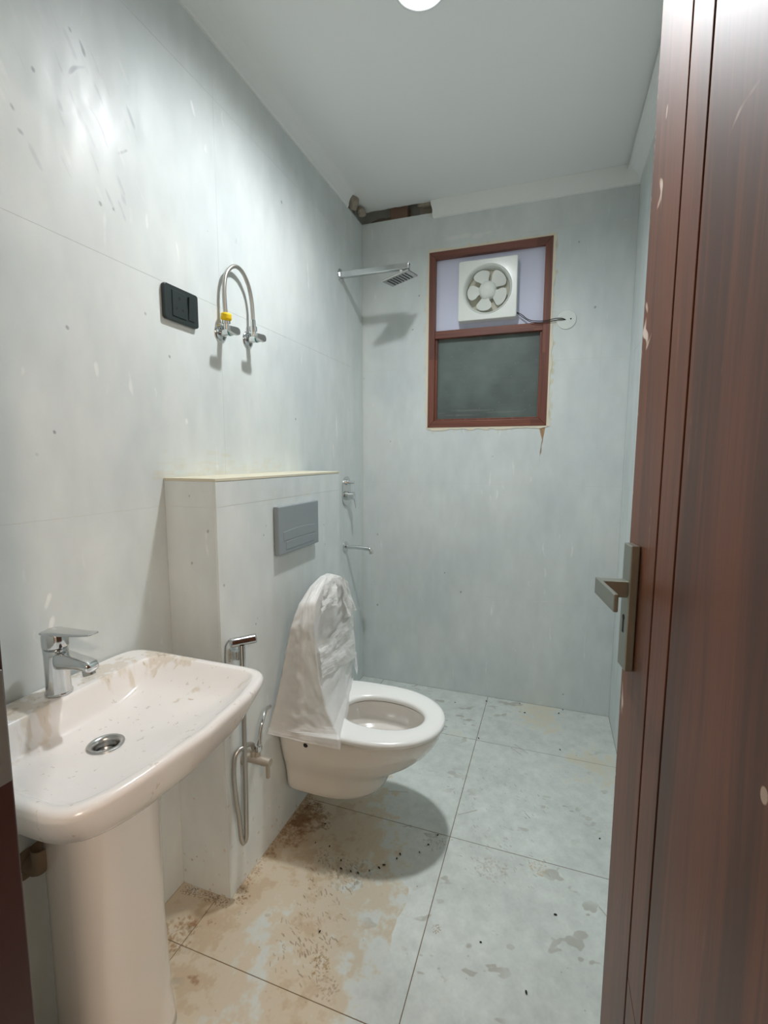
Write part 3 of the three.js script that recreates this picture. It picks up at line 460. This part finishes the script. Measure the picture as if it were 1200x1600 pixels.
// ---------------------------------------------------------------- washbasin on pedestal with mixer tap
const sgnp = (v, p) => Math.sign(v) * Math.pow(Math.abs(v), p);
function rectRing(x0, x1, z0, z1, y, n = 8, bow = 0, N = 120, yf) {
  const cx = (x0 + x1) / 2, cz = (z0 + z1) / 2, hx = (x1 - x0) / 2, hz = (z1 - z0) / 2, o = [];
  for (let i = 0; i < N; i++) { const a = -i / N * 2 * Math.PI, u = sgnp(Math.cos(a), 2 / n), v = sgnp(Math.sin(a), 2 / n); let x = cx + hx * u; const z = cz + hz * v; if (u > 0) x -= bow * v * v * u; o.push([x, yf ? yf(x, z) : y, z]); }
  return o;
}
{
  const t = thing('washbasin', 'white ceramic pedestal washbasin with chrome mixer tap and dried cement stains', 'washbasin', [0.15, 0, 1.85]);
  const R = rectRing, b = 0.035;
  const rings = [
    R(0.003, 0.27, 1.735, 1.965, 0.655, 6, 0.02), R(0.003, 0.345, 1.70, 2.00, 0.675, 6, 0.03), R(0.003, 0.397, 1.66, 2.045, 0.703, 7, b), R(0.003, 0.426, 1.630, 2.072, 0.733, 8, b),
    R(0.003, 0.4395, 1.608, 2.086, 0.765, 9, b), R(0.003, 0.447, 1.597, 2.092, 0.785, 10, b), R(0.003, 0.447, 1.597, 2.092, 0.793, 10, b), R(0.005, 0.443, 1.601, 2.088, 0.799, 10, b), R(0.009, 0.437, 1.607, 2.082, 0.8005, 10, b),
    R(0.082, 0.430, 1.615, 2.074, 0.800, 10, b), R(0.086, 0.426, 1.619, 2.07, 0.7975, 10, b), R(0.089, 0.420, 1.626, 2.063, 0.790, 10, b), R(0.093, 0.408, 1.640, 2.05, 0.776, 10, b), R(0.098, 0.392, 1.656, 2.035, 0.760, 10, 0.03), R(0.103, 0.365, 1.682, 2.01, 0.745, 9, 0.025), R(0.116, 0.315, 1.735, 1.96, 0.733, 7, 0.01), R(0.155, 0.245, 1.80, 1.90, 0.724, 3), R(0.167, 0.227, 1.821, 1.881, 0.722, 2)];
  part(t, 'basin', planar(loft(rings, { capStart: true }), 'x', 'z', 0.5, -0.55, 0, 2.12), M.basin);
  const P = (y, g) => R(0.03, 0.245 + g, 1.742 - g * 0.6, 1.926 + g * 0.6, y, 4.5, 0.008).map(([px, py, pz]) => [px, py, 1.834 + (pz - 1.834) * (0.66 + 0.34 * sst(0.03, 0.2, px))]);
  part(t, 'pedestal', loft([P(0, 0.012), P(0.02, 0.01), P(0.1, 0.004), P(0.3, 0), P(0.5, 0.002), P(0.62, 0.008), P(0.675, 0.012)], { capStart: true, capEnd: true }), M.ceramic);
  const dr = part(t, 'drain', lathe([[0.0335, 0.0], [0.034, 0.003], [0.032, 0.0045], [0.026, 0.0035], [0.0215, -0.003], [0.021, -0.02]], [0.197, 0.7215, 1.851], [0, 1, 0]), M.chromeDull);
  part(dr, 'plug', lathe([[0.0, -0.010], [0.013, -0.011], [0.0165, -0.014], [0.0165, -0.02], [0, -0.02]], [0.197, 0.7215, 1.851], [0, 1, 0]), M.chrome);
  part(dr, 'drain_well_shade', lathe([[0.0212, -0.02], [0, -0.0205]], [0.197, 0.7215, 1.851], [0, 1, 0]), M.holeShade);  // black disc paints the dark depth below the plug
  const f = new THREE.Group(); f.name = 'mixer_tap'; f.userData = { label: 'chrome single lever mixer tap' }; f.position.set(0.058 - 0.15, 0.8, 1.838 - 1.85); t.add(f);
  part(f, 'tap_body', lathe([[0.0, 0.0], [0.0255, 0.0], [0.0255, 0.004], [0.0235, 0.007], [0.0225, 0.03], [0.0225, 0.085], [0.0235, 0.098], [0.0, 0.099]], [0.058, 0.8005, 1.838], [0, 1, 0]), M.chrome);
  const cs = (x, y, hw, hh) => { const o = []; for (let i = 0; i < 24; i++) { const a = i / 24 * 6.28319; o.push([x, y + hh * sgnp(Math.sin(a), 0.6), 1.838 + hw * sgnp(Math.cos(a), 0.6)]); } return o; };
  part(f, 'spout', loft([cs(0.06, 0.874, 0.0185, 0.022), cs(0.085, 0.875, 0.018, 0.018), cs(0.115, 0.876, 0.0165, 0.013), cs(0.14, 0.875, 0.0155, 0.0115), cs(0.156, 0.873, 0.015, 0.0105), cs(0.161, 0.871, 0.0125, 0.008)], { capStart: true, capEnd: true }), M.chrome);
  part(f, 'aerator', cyl([0.145, 0.870, 1.838], [0.149, 0.854, 1.838], 0.0115), M.chromeDull);
  part(f, 'cartridge_cap', [lathe([[0.0, 0.0], [0.0225, 0.0], [0.0245, 0.003], [0.0245, 0.024], [0.0225, 0.032], [0.018, 0.036], [0, 0.037]], [0.058, 0.900, 1.838], [0, 1, 0])], M.chrome);
  const lev = loft([[0.04, 0.0195, 0.004, 0.931], [0.07, 0.0195, 0.0055, 0.933], [0.1, 0.017, 0.0048, 0.935], [0.14, 0.0145, 0.0035, 0.938], [0.165, 0.013, 0.0028, 0.941], [0.169, 0.010, 0.0015, 0.9412]].map(([x, hw, hh, y]) => cs(x, y, hw, hh)), { capStart: true, capEnd: true });
  part(f, 'lever', lev, M.chrome);
  part(t, 'waste_pipe', [tube([[0.0, 0.44, 1.895], [0.03, 0.44, 1.895], [0.05, 0.455, 1.897], [0.055, 0.5, 1.9]], 0.016, 24, 16), lathe([[0.032, 0], [0.032, 0.004], [0.017, 0.008]], [0.0005, 0.44, 1.895], [1, 0, 0], 24)], M.pipe, 'brown waste pipe behind the pedestal');
}

// ---------------------------------------------------------------- wall-hung toilet
function toRing(x0, x1, w, y, nf = 2.15, nb = 6, k = 0.42, zc = 1.06, N = 96) {
  const xc = x0 + (x1 - x0) * k, o = [];
  for (let i = 0; i < N; i++) { const a = -i / N * 2 * Math.PI, c = Math.cos(a), s = Math.sin(a); const n = c > 0 ? nf : nb; o.push([xc + (c > 0 ? x1 - xc : xc - x0) * sgnp(c, 2 / n), y, zc + w * sgnp(s, 2 / (c > 0 ? nf : nf + (nb - nf) * Math.min(1, -c * 2.2)))]); }
  return o;
}
{
  const t = thing('toilet', 'white wall hung toilet with seat down and lid raised', 'toilet', [BX, 0.14, 1.06]);
  const B = BX + 0.0005, r = toRing;
  const out = [r(B, 0.43, 0.088, 0.1405), r(B, 0.462, 0.103, 0.143), r(B, 0.489, 0.112, 0.153), r(B, 0.508, 0.118, 0.172), r(B, 0.521, 0.122, 0.197), r(B, 0.532, 0.127, 0.222), r(B, 0.552, 0.134, 0.243), r(B, 0.585, 0.143, 0.263), r(B, 0.625, 0.155, 0.29), r(B, 0.66, 0.166, 0.322), r(B, 0.685, 0.175, 0.356), r(B, 0.697, 0.180, 0.38), r(B, 0.700, 0.1815, 0.396), r(B, 0.698, 0.180, 0.403), r(B, 0.692, 0.176, 0.4065)];
  const H1 = (x0, x1, w, y) => r(x0, x1, w, y, 2.1, 2.3, 0.47);
  out.push(H1(0.352, 0.648, 0.108, 0.4065), H1(0.346, 0.652, 0.112, 0.400), H1(0.345, 0.652, 0.113, 0.375), H1(0.352, 0.644, 0.108, 0.345), H1(0.358, 0.638, 0.103, 0.326), H1(0.361, 0.635, 0.100, 0.322), H1(0.367, 0.629, 0.095, 0.320), H1(0.385, 0.61, 0.082, 0.311), H1(0.405, 0.58, 0.062, 0.290), H1(0.43, 0.54, 0.04, 0.262));
  const bowl = part(t, 'bowl', loft(out, { capStart: true, capEnd: true }), M.ceramic);
  part(bowl, 'fixing_hole_shade', lathe([[0, 0.003], [0.007, 0.0025], [0.008, 0]], [0.30, 0.372, 1.2375], [0, -0.15, 1], 16), M.holeShade, 'black cap painting the shade of a side fixing hole');  // raised black cap, shade of a hole put into its colour
  const S = (x0, x1, w, y) => r(x0, x1, w, y, 2.1, 4.5, 0.5);
  const seat = [H1(0.358, 0.645, 0.101, 0.4105), S(0.236, 0.706, 0.186, 0.4105), S(0.232, 0.712, 0.190, 0.415), S(0.232, 0.712, 0.190, 0.423), S(0.236, 0.707, 0.186, 0.4295), S(0.246, 0.695, 0.177, 0.4325), S(0.27, 0.672, 0.15, 0.4335), H1(0.345, 0.658, 0.112, 0.4325), H1(0.356, 0.647, 0.102, 0.4285), H1(0.3595, 0.643, 0.0985, 0.422), H1(0.3595, 0.643, 0.0985, 0.415)];
  part(t, 'seat', loft(seat, { close: true }), M.seat);
  // lid standing upright: same outline turned up about its hinge
  const lr = (g, d) => S(0.232 + g, 0.678 - g, 0.182 - g, 0).map(([x, y, z]) => { const up = x - 0.232, lean = 0.028 * up / 0.44; return [0.270 + lean + d, 0.437 + up, z]; });
  part(t, 'lid', loft([lr(0.012, -0.009), lr(0.003, -0.007), lr(0, -0.002), lr(0, 0.004), lr(0.003, 0.008), lr(0.012, 0.009), lr(0.1, 0.004)], { capStart: true, capEnd: true }), M.seat, 'raised lid');
  for (const z of [0.985, 1.135]) part(t, 'hinge', [cyl([0.252, 0.4075, z], [0.252, 0.437, z], 0.012), cyl([0.252, 0.437, z - 0.016], [0.252, 0.437, z + 0.016], 0.008)], M.seat);
}
{ // plastic wrapping pulled over the lid and hanging down the near side
  const t = thing('plastic_wrap', 'torn translucent plastic wrapping hanging over the raised toilet lid', 'plastic wrap', [0.3, 0.436, 1.06]);
  // corners per level: far front, near front, near back, far back  [x, y, z]
  const LV = [
    [[0.299, 0.887, 1.035], [0.306, 0.889, 1.085], [0.283, 0.889, 1.085], [0.281, 0.887, 1.035]],
    [[0.310, 0.868, 0.985], [0.318, 0.870, 1.14], [0.276, 0.868, 1.148], [0.272, 0.866, 0.98]],
    [[0.312, 0.832, 0.925], [0.322, 0.830, 1.195], [0.270, 0.826, 1.213], [0.266, 0.828, 0.925]],
    [[0.310, 0.772, 0.888], [0.326, 0.768, 1.214], [0.258, 0.764, 1.243], [0.258, 0.770, 0.882]],
    [[0.306, 0.70, 0.874], [0.332, 0.69, 1.222], [0.244, 0.69, 1.252], [0.25, 0.70, 0.872]],
    [[0.305, 0.61, 0.868], [0.346, 0.60, 1.226], [0.226, 0.60, 1.256], [0.23, 0.61, 0.868]],
    [[0.303, 0.52, 0.868], [0.372, 0.51, 1.232], [0.204, 0.51, 1.259], [0.207, 0.52, 0.866]],
    [[0.302, 0.462, 0.869], [0.402, 0.457, 1.240], [0.188, 0.452, 1.262], [0.192, 0.452, 0.862]],
    [[0.302, 0.4385, 0.870], [0.422, 0.4385, 1.248], [0.182, 0.427, 1.264], [0.185, 0.43, 0.860]],
    [[0.306, 0.4365, 0.872], [0.431, 0.432, 1.262], [0.181, 0.42, 1.268], [0.182, 0.41, 0.858]],
    [[0.312, 0.436, 0.874], [0.436, 0.405, 1.268], [0.180, 0.408, 1.274], [0.180, 0.39, 0.856]],
  ];
  const sub = 6, per = 30, rings = [];
  for (let k = 0; k < (LV.length - 1) * sub + 1; k++) {
    const l = Math.min(LV.length - 2, Math.floor(k / sub)), f = k / sub - l, ring = [];
    const C = [0, 1, 2, 3].map((c) => LV[l][c].map((v, i) => v + (LV[l + 1][c][i] - v) * f));
    for (let c = 0; c < 4; c++) for (let i = 0; i < per; i++) {
      const u = i / per, A = C[c], Bq = C[(c + 1) % 4]; let p = A.map((v, j) => v + (Bq[j] - v) * u);
      const edge = 4 * u * (1 - u), s = (c + u), amp = c === 0 || c === 1 ? 1 : 0.3;
      const level = k / ((LV.length - 1) * sub), fl = sst(0.0, 0.08, level) * (1 - sst(0.80, 0.92, level) * 0.7);
      const w1 = fbm(s * 5 - p[1] * 16, p[1] * 26 + s * 3, 5, 3) - 0.5, w2 = Math.sin(p[1] * 150 + s * 9 + 5 * vnoise(s * 4, p[1] * 12, 9)) * sst(0.45, 0.7, vnoise(s * 3 + 2, p[1] * 9, 19));
      const d = (w1 * 0.009 + w2 * 0.0026 + edge * 0.004) * amp * fl;
      const nx = c === 0 ? 1 : c === 2 ? -1 : 0, nz = c === 1 ? 1 : c === 3 ? -1 : 0;
      ring.push([p[0] + nx * d * (0.35 + edge), p[1], p[2] + nz * d * (0.35 + edge)]);
    }
    rings.push(ring);
  }
  part(t, 'sheet', loft(rings, { capStart: true }), M.film);
  const flap = (P, rows, cols, amp, sd) => { // bilinear patch with creases
    const R2 = []; for (let a = 0; a <= rows; a++) { const r2 = []; for (let b2 = 0; b2 <= cols; b2++) { const u = b2 / cols, v = a / rows; const q = [0, 1, 2].map((j) => (P[0][j] * (1 - u) + P[1][j] * u) * (1 - v) + (P[3][j] * (1 - u) + P[2][j] * u) * v); q[0] += amp * (fbm(u * 4 + sd, v * 4, sd, 3) - 0.35); q[1] += amp * 0.5 * (fbm(u * 5, v * 3 + sd, sd + 4, 2) - 0.5); r2.push(q); } R2.push(r2); }
    return loft(R2, { open: true });
  };
  part(t, 'folded_flap', flap([[0.318, 0.886, 1.05], [0.326, 0.872, 1.14], [0.335, 0.79, 1.205], [0.34, 0.80, 1.09]], 14, 14, 0.022, 3), M.film);
  part(t, 'folded_flap', flap([[0.312, 0.868, 0.975], [0.32, 0.86, 1.0], [0.33, 0.715, 0.985], [0.322, 0.712, 0.872]], 14, 14, 0.02, 8), M.film);
  part(t, 'folded_flap', flap([[0.309, 0.59, 0.874], [0.315, 0.57, 0.90], [0.325, 0.45, 0.88], [0.313, 0.50, 0.835]], 10, 10, 0.014, 12), M.film);
  part(t, 'folded_flap', flap([[0.316, 0.70, 0.88], [0.338, 0.70, 1.215], [0.352, 0.60, 1.225], [0.322, 0.52, 0.875]], 26, 40, 0.018, 21), M.film);
}
{ // flush plate
  const t = thing('flush_plate', 'grey rectangular dual flush plate on the tiled cistern boxing', 'flush plate', [BX, 0.972, 1.055]);
  const z0 = 0.917, z1 = 1.193, y0 = 0.973, y1 = 1.131;
  part(t, 'plate', extrude([[z0, y0], [z1, y0], [z1, y1], [z0, y1]], 0.013, 0.003).rotateY(-Math.PI / 2).translate(BX + 0.0165, 0, 0), M.flush);
  const cav = (a0, a1, b0, b1, lift) => { const P = [[a0, b0], [a1, b0]]; for (let i = 0; i <= 10; i++) { const u = i / 10; P.push([a1 + (a0 - a1) * u, b1 + lift * Math.sin(Math.PI * u)]); } return extrude(P, 0.003, 0.0012).rotateY(-Math.PI / 2).translate(BX + 0.0195, 0, 0); };
  part(t, 'flush_button', cav(0.945, 1.165, 1.017, 1.046, 0.006), M.flush);
  part(t, 'flush_button', cav(0.955, 1.150, 0.986, 1.012, 0.004), M.flush);
}

// ---------------------------------------------------------------- bidet sprayer and its valve
{
  const x = 0.208, z = 1.425;
  const t = thing('bidet_sprayer', 'chrome hand bidet sprayer with long hose beside the toilet', 'bidet sprayer', [BX, 0.16, z]);
  part(t, 'wall_hook', [rbox(BX + 0.0005, BX + 0.006, 0.715, 0.755, z - 0.014, z + 0.014, 0.002), rbox(BX + 0.004, x - 0.006, 0.722, 0.748, z - 0.01, z + 0.01, 0.003)], M.chrome);
  part(t, 'spray_head', lathe([[0, 0], [0.0125, 0.0], [0.0135, 0.003], [0.0135, 0.02], [0.0125, 0.026], [0.0135, 0.030], [0.0135, 0.068], [0.0125, 0.072], [0, 0.0725]], [x - 0.022, 0.776, z + 0.022], [0.62, 0.0, -0.78]), M.chrome);
  part(t, 'handle', lathe([[0.0095, 0], [0.0095, 0.03], [0.0085, 0.05], [0.0085, 0.16], [0.0105, 0.165], [0.0105, 0.18], [0.0, 0.181]], [x, 0.767, z], [0, -1, 0]), M.chrome);
  part(t, 'trigger', tube([[x - 0.02, 0.787, z + 0.028], [x - 0.026, 0.775, z + 0.034], [x - 0.028, 0.745, z + 0.037], [x - 0.028, 0.72, z + 0.037]], 0.0024, 20, 8), M.chromeDull);
  part(t, 'hose', tube([[x, 0.59, z], [x, 0.50, z + 0.002], [x + 0.002, 0.35, z + 0.006], [x + 0.004, 0.23, z + 0.012], [x + 0.004, 0.185, z + 0.016], [x + 0.003, 0.176, z + 0.022], [x, 0.19, z + 0.028], [x - 0.004, 0.26, z + 0.032], [x - 0.008, 0.34, z + 0.04], [x - 0.01, 0.42, z + 0.04], [x - 0.01, 0.455, z + 0.028], [x + 0.0, 0.462, z + 0.0], [x - 0.003, 0.445, z - 0.038], [BX + 0.03, 0.426, 1.377]], 0.0068, 120, 12), M.braid, 'chrome flexible hose');
  const v = thing('toilet_angle_valve', 'cement-smeared angle valve low on the boxing beside the toilet', 'valve', [BX, 0.39, 1.375]);
  const vy = 0.392, vz = 1.377;
  part(v, 'wall_flange', lathe([[0.024, 0], [0.024, 0.003], [0.019, 0.007], [0.0, 0.007]], [BX + 0.0004, vy, vz], [1, 0, 0]), M.dustyChrome);
  part(v, 'valve_body', [cyl([BX + 0.004, vy, vz], [BX + 0.062, vy, vz], 0.0125), cyl([BX + 0.03, vy, vz], [BX + 0.03, vy + 0.026, vz], 0.009), cyl([BX + 0.042, vy, vz], [BX + 0.042, vy + 0.024, vz - 0.004], 0.009)], M.dustyChrome);
  part(v, 'handle', [cyl([BX + 0.062, vy, vz], [BX + 0.088, vy, vz], 0.0135, 0.0115), rbox(BX + 0.074, BX + 0.084, vy - 0.05, vy - 0.004, vz - 0.005, vz + 0.005, 0.002)], M.dustyChrome);
  const p = thing('inlet_tube', 'short curved chrome tube rising from the valve towards the toilet', 'tube', [0.21, 0.41, 1.377]);
  part(p, 'tube', tube([[BX + 0.046, vy + 0.024, vz - 0.004], [BX + 0.047, 0.44, vz - 0.006], [BX + 0.046, 0.475, vz - 0.015], [BX + 0.044, 0.50, vz - 0.03], [BX + 0.036, 0.515, vz - 0.06], [BX + 0.025, 0.505, vz - 0.1]], 0.0062, 40, 12), M.chrome);
  part(p, 'nut', new THREE.CylinderGeometry(0.0105, 0.0105, 0.014, 6).translate(BX + 0.046, vy + 0.036, vz - 0.004), M.chrome);
}

// ---------------------------------------------------------------- two angle valves joined by a hose
{
  const mk = (z, y, label, tape) => {
    const v = thing('angle_valve', label, 'valve', [0, y, z], 'angle valves high on the left wall');
    part(v, 'wall_flange', lathe([[0.0285, 0], [0.0285, 0.002], [0.024, 0.006], [0.014, 0.009], [0.0, 0.009]], [0.0004, y, z], [1, 0, 0]), M.chrome);
    part(v, 'valve_body', [cyl([0.005, y, z], [0.036, y, z], 0.0115), cyl([0.024, y, z], [0.024, y + 0.028, z], 0.0095)], M.chrome);
    part(v, 'collar', cyl([0.0355, y, z], [0.0405, y, z], 0.0118), M.teal, 'blue green collar');
    part(v, 'nut', new THREE.CylinderGeometry(0.0125, 0.0125, 0.016, 6).translate(0.024, y + 0.034, z), M.chrome);
    const pd = new THREE.Shape([[0, -0.0105], [0.012, -0.0095], [0.03, -0.0075], [0.037, -0.006], [0.039, 0], [0.037, 0.007], [0.03, 0.0075], [0.012, 0.0095], [0, 0.0105], [-0.008, 0.007], [-0.011, 0], [-0.008, -0.007]].map(([q, r]) => new THREE.Vector2(q, r)));
    part(v, 'handle', [cyl([0.040, y, z], [0.056, y, z], 0.0112, 0.0098), new THREE.ExtrudeGeometry(pd, { depth: 0.009, bevelEnabled: true, bevelSize: 0.0015, bevelThickness: 0.0015, bevelSegments: 2 }).rotateY(-Math.PI / 2).translate(0.0665, y, z)], M.chromeDull);
    if (tape) part(v, 'thread_tape', lathe([[0.012, 0], [0.0165, 0.003], [0.017, 0.009], [0.0155, 0.016], [0.0165, 0.02], [0.010, 0.024]], [0.024, y + 0.036, z], [0.15, 1, 0.1], 18), M.yellow, 'bright yellow thread tape');
    return v;
  };
  mk(1.203, 1.681, 'chrome angle valve wrapped with yellow tape, nearer the black socket', true);
  mk(1.058, 1.693, 'plain chrome angle valve without tape, nearer the shower');
  const h = thing('connector_hose', 'braided steel hose looping up between two wall valves', 'hose', [0.024, 1.72, 1.13]);
  part(h, 'hose', tube([[0.024, 1.72, 1.203], [0.022, 1.76, 1.204], [0.02, 1.82, 1.202], [0.019, 1.865, 1.188], [0.02, 1.895, 1.158], [0.021, 1.903, 1.132], [0.021, 1.895, 1.104], [0.02, 1.865, 1.074], [0.02, 1.82, 1.058], [0.022, 1.77, 1.056], [0.024, 1.732, 1.058]], 0.0066, 90, 12), M.braid);
  part(h, 'ferrule', cyl([0.024, 1.735, 1.058], [0.023, 1.757, 1.0575], 0.0085), M.chrome);
}
{ // electrical socket
  const t = thing('electrical_socket', 'black switched socket plate on the left wall', 'socket', [0, 1.66, 1.38]);
  const z0 = 1.315, z1 = 1.444, y0 = 1.664, y1 = 1.757, q = 0.008, P = [];
  for (const [a, b, s] of [[z1 - q, y0 + q, -90], [z1 - q, y1 - q, 0], [z0 + q, y1 - q, 90], [z0 + q, y0 + q, 180]]) for (let i = 0; i <= 5; i++) { const w = (s + i * 18) * Math.PI / 180; P.push([a + q * Math.cos(w), b + q * Math.sin(w)]); }
  part(t, 'plate', extrude(P, 0.008, 0.002).rotateY(-Math.PI / 2).translate(0.0105, 0, 0), M.black);
  const s = part(t, 'socket_module', rbox(0.0105, 0.0150, 1.676, 1.745, 1.366, 1.418, 0.0012), M.black);
  for (const [y, z, r] of [[1.727, 1.392, 0.0045], [1.698, 1.404, 0.0036], [1.698, 1.380, 0.0036]]) part(s, 'pin_hole_shade', cyl([0.0135, y, z], [0.0153, y, z], r), M.holeShade);  // solid black pegs paint the shade in the socket openings
  part(t, 'rocker_switch', extrude([[0.0105, 1.678], [0.0142, 1.678], [0.0185, 1.742], [0.0105, 1.742]], 0.022, 0.0008).translate(0, 0, 1.334), M.black);
}

// ---------------------------------------------------------------- shower
{
  const y = 2.17, z = 0.29;
  const t = thing('overhead_shower', 'chrome shower arm with tilted square head beside the window', 'shower', [0, y, z]);
  part(t, 'wall_flange', lathe([[0.03, 0], [0.03, 0.003], [0.026, 0.007], [0.0, 0.007]], [0.0004, y, z], [1, 0, 0]), M.chrome);
  part(t, 'arm', rbox(0.004, 0.352, y - 0.014, y + 0.014, z - 0.012, z + 0.012, 0.003), M.chrome);
  part(t, 'elbow', [cyl([0.312, y - 0.012, z], [0.310, 2.137, 0.285], 0.0085), new THREE.SphereGeometry(0.011, 20, 14).translate(0.309, 2.137, 0.284)], M.chrome);
  const A = V([0.238, 2.099, 0.343]), B = V([0.366, 2.131, 0.353]), C = V([0.379, 2.147, 0.229]), D = V([0.234, 2.117, 0.21]);
  const c = A.clone().add(B).add(C).add(D).multiplyScalar(0.25), ux = B.clone().sub(A).add(C.clone().sub(D)).normalize(), uz = A.clone().sub(D).add(B.clone().sub(C)).normalize(), up = uz.clone().cross(ux).normalize(), uz2 = ux.clone().cross(up);
  const m = new THREE.Matrix4().makeBasis(ux, up, uz2).setPosition(c);
  const hd = part(t, 'shower_head', new RoundedBoxGeometry(0.136, 0.008, 0.130, 3, 0.003).applyMatrix4(m), M.chromeDull);
  for (let i = 0; i < 7; i++) part(hd, 'nozzle_strip', new RoundedBoxGeometry(0.0065, 0.003, 0.098, 2, 0.001).translate(-0.045 + i * 0.015, -0.0045, 0).applyMatrix4(m), M.black);
}
{ // diverter and spout
  const t = thing('shower_mixer', 'chrome concealed shower mixer with lever, behind the cistern boxing', 'shower mixer', [0, 1.1, 0.235]);
  const P = []; for (let i = 0; i <= 16; i++) { const a = i / 16 * Math.PI; P.push([0.235 + 0.05 * Math.cos(a), 1.148 + 0.045 * Math.sin(a)]); } for (let i = 0; i <= 16; i++) { const a = Math.PI + i / 16 * Math.PI; P.push([0.235 + 0.05 * Math.cos(a), 1.085 + 0.045 * Math.sin(a)]); }
  part(t, 'wall_plate', extrude(P, 0.004, 0.0015).rotateY(-Math.PI / 2).translate(0.006, 0, 0), M.chrome);
  part(t, 'diverter_knob', [cyl([0.006, 1.163, 0.24], [0.014, 1.163, 0.24], 0.014), cyl([0.014, 1.163, 0.24], [0.05, 1.163, 0.24], 0.008)], M.chrome);
  part(t, 'control', [lathe([[0.024, 0], [0.024, 0.012], [0.02, 0.014], [0.02, 0.042], [0.018, 0.045], [0, 0.045]], [0.006, 1.094, 0.24], [1, 0, 0])], M.chrome);
  part(t, 'lever', loft([[1.10, 0.010, 0.005, 0.047], [1.075, 0.009, 0.004, 0.051], [1.045, 0.007, 0.003, 0.056], [1.03, 0.005, 0.002, 0.058]].map(([yy, hz, hx, x]) => { const o = []; for (let i = 0; i < 16; i++) { const a = i / 16 * 6.28319; o.push([x + hx * Math.cos(a), yy, 0.24 + hz * Math.sin(a)]); } return o; }), { capStart: true, capEnd: true }), M.chrome);
  const s = thing('bath_spout', 'chrome bucket spout below the shower mixer', 'spout', [0, 0.83, 0.25]);
  part(s, 'wall_flange', lathe([[0.028, 0], [0.028, 0.004], [0.022, 0.008], [0, 0.008]], [0.0004, 0.825, 0.25], [1, 0, 0]), M.chrome);
  part(s, 'pipe', tube([[0.004, 0.825, 0.25], [0.06, 0.825, 0.25], [0.115, 0.823, 0.25], [0.138, 0.819, 0.25], [0.146, 0.808, 0.25], [0.147, 0.797, 0.25]], 0.0105, 50, 16), M.chrome);
}
{ // dark flecks of debris lying about the floor
  const gs = [];
  for (const [x, z] of [[0.73, 0.056], [0.899, 0.023], [1.092, 0.055], [1.112, 0.012], [0.575, 0.126], [0.929, 0.107], [0.74, 0.41], [1.214, 0.859], [0.881, 1.347], [0.462, 1.465], [1.07, 1.198], [1.002, 1.431], [0.556, 1.205], [0.587, 1.168], [0.592, 1.148], [0.433, 1.263], [0.466, 1.262], [0.303, 1.114], [0.361, 1.197], [1.094, 0.376], [0.69, 1.03], [0.67, 1.08], [0.65, 1.12], [0.31, 1.2], [0.52, 1.24], [0.545, 1.22], [0.49, 1.26], [0.42, 1.235]]) {
    const big = rr(0.5, 1), g = new THREE.IcosahedronGeometry(1, 1), p = g.attributes.position; for (let i = 0; i < p.count; i++) { const k = 0.7 + 0.6 * hash(Math.round(p.getX(i) * 50), Math.round(p.getY(i) * 50 + p.getZ(i) * 31), 4); p.setXYZ(i, p.getX(i) * k * 0.0055 * big, p.getY(i) * k * 0.0022 + 0.0018, p.getZ(i) * k * 0.0026 * big); }
    g.computeVertexNormals(); gs.push(g.rotateY(rr(0, 3)).translate(x, 0.0003, z));
  }
  const o = new THREE.Mesh(merge(gs), M.debris); o.name = 'floor_debris'; o.castShadow = o.receiveShadow = true; o.userData = { label: 'dark flecks of building debris scattered on the floor tiles', category: 'debris', kind: 'stuff' }; scene.add(o);
}
scene.traverse((o) => { if (o.userData.local) delete o.userData.local; });
renderer.render(scene, camera);
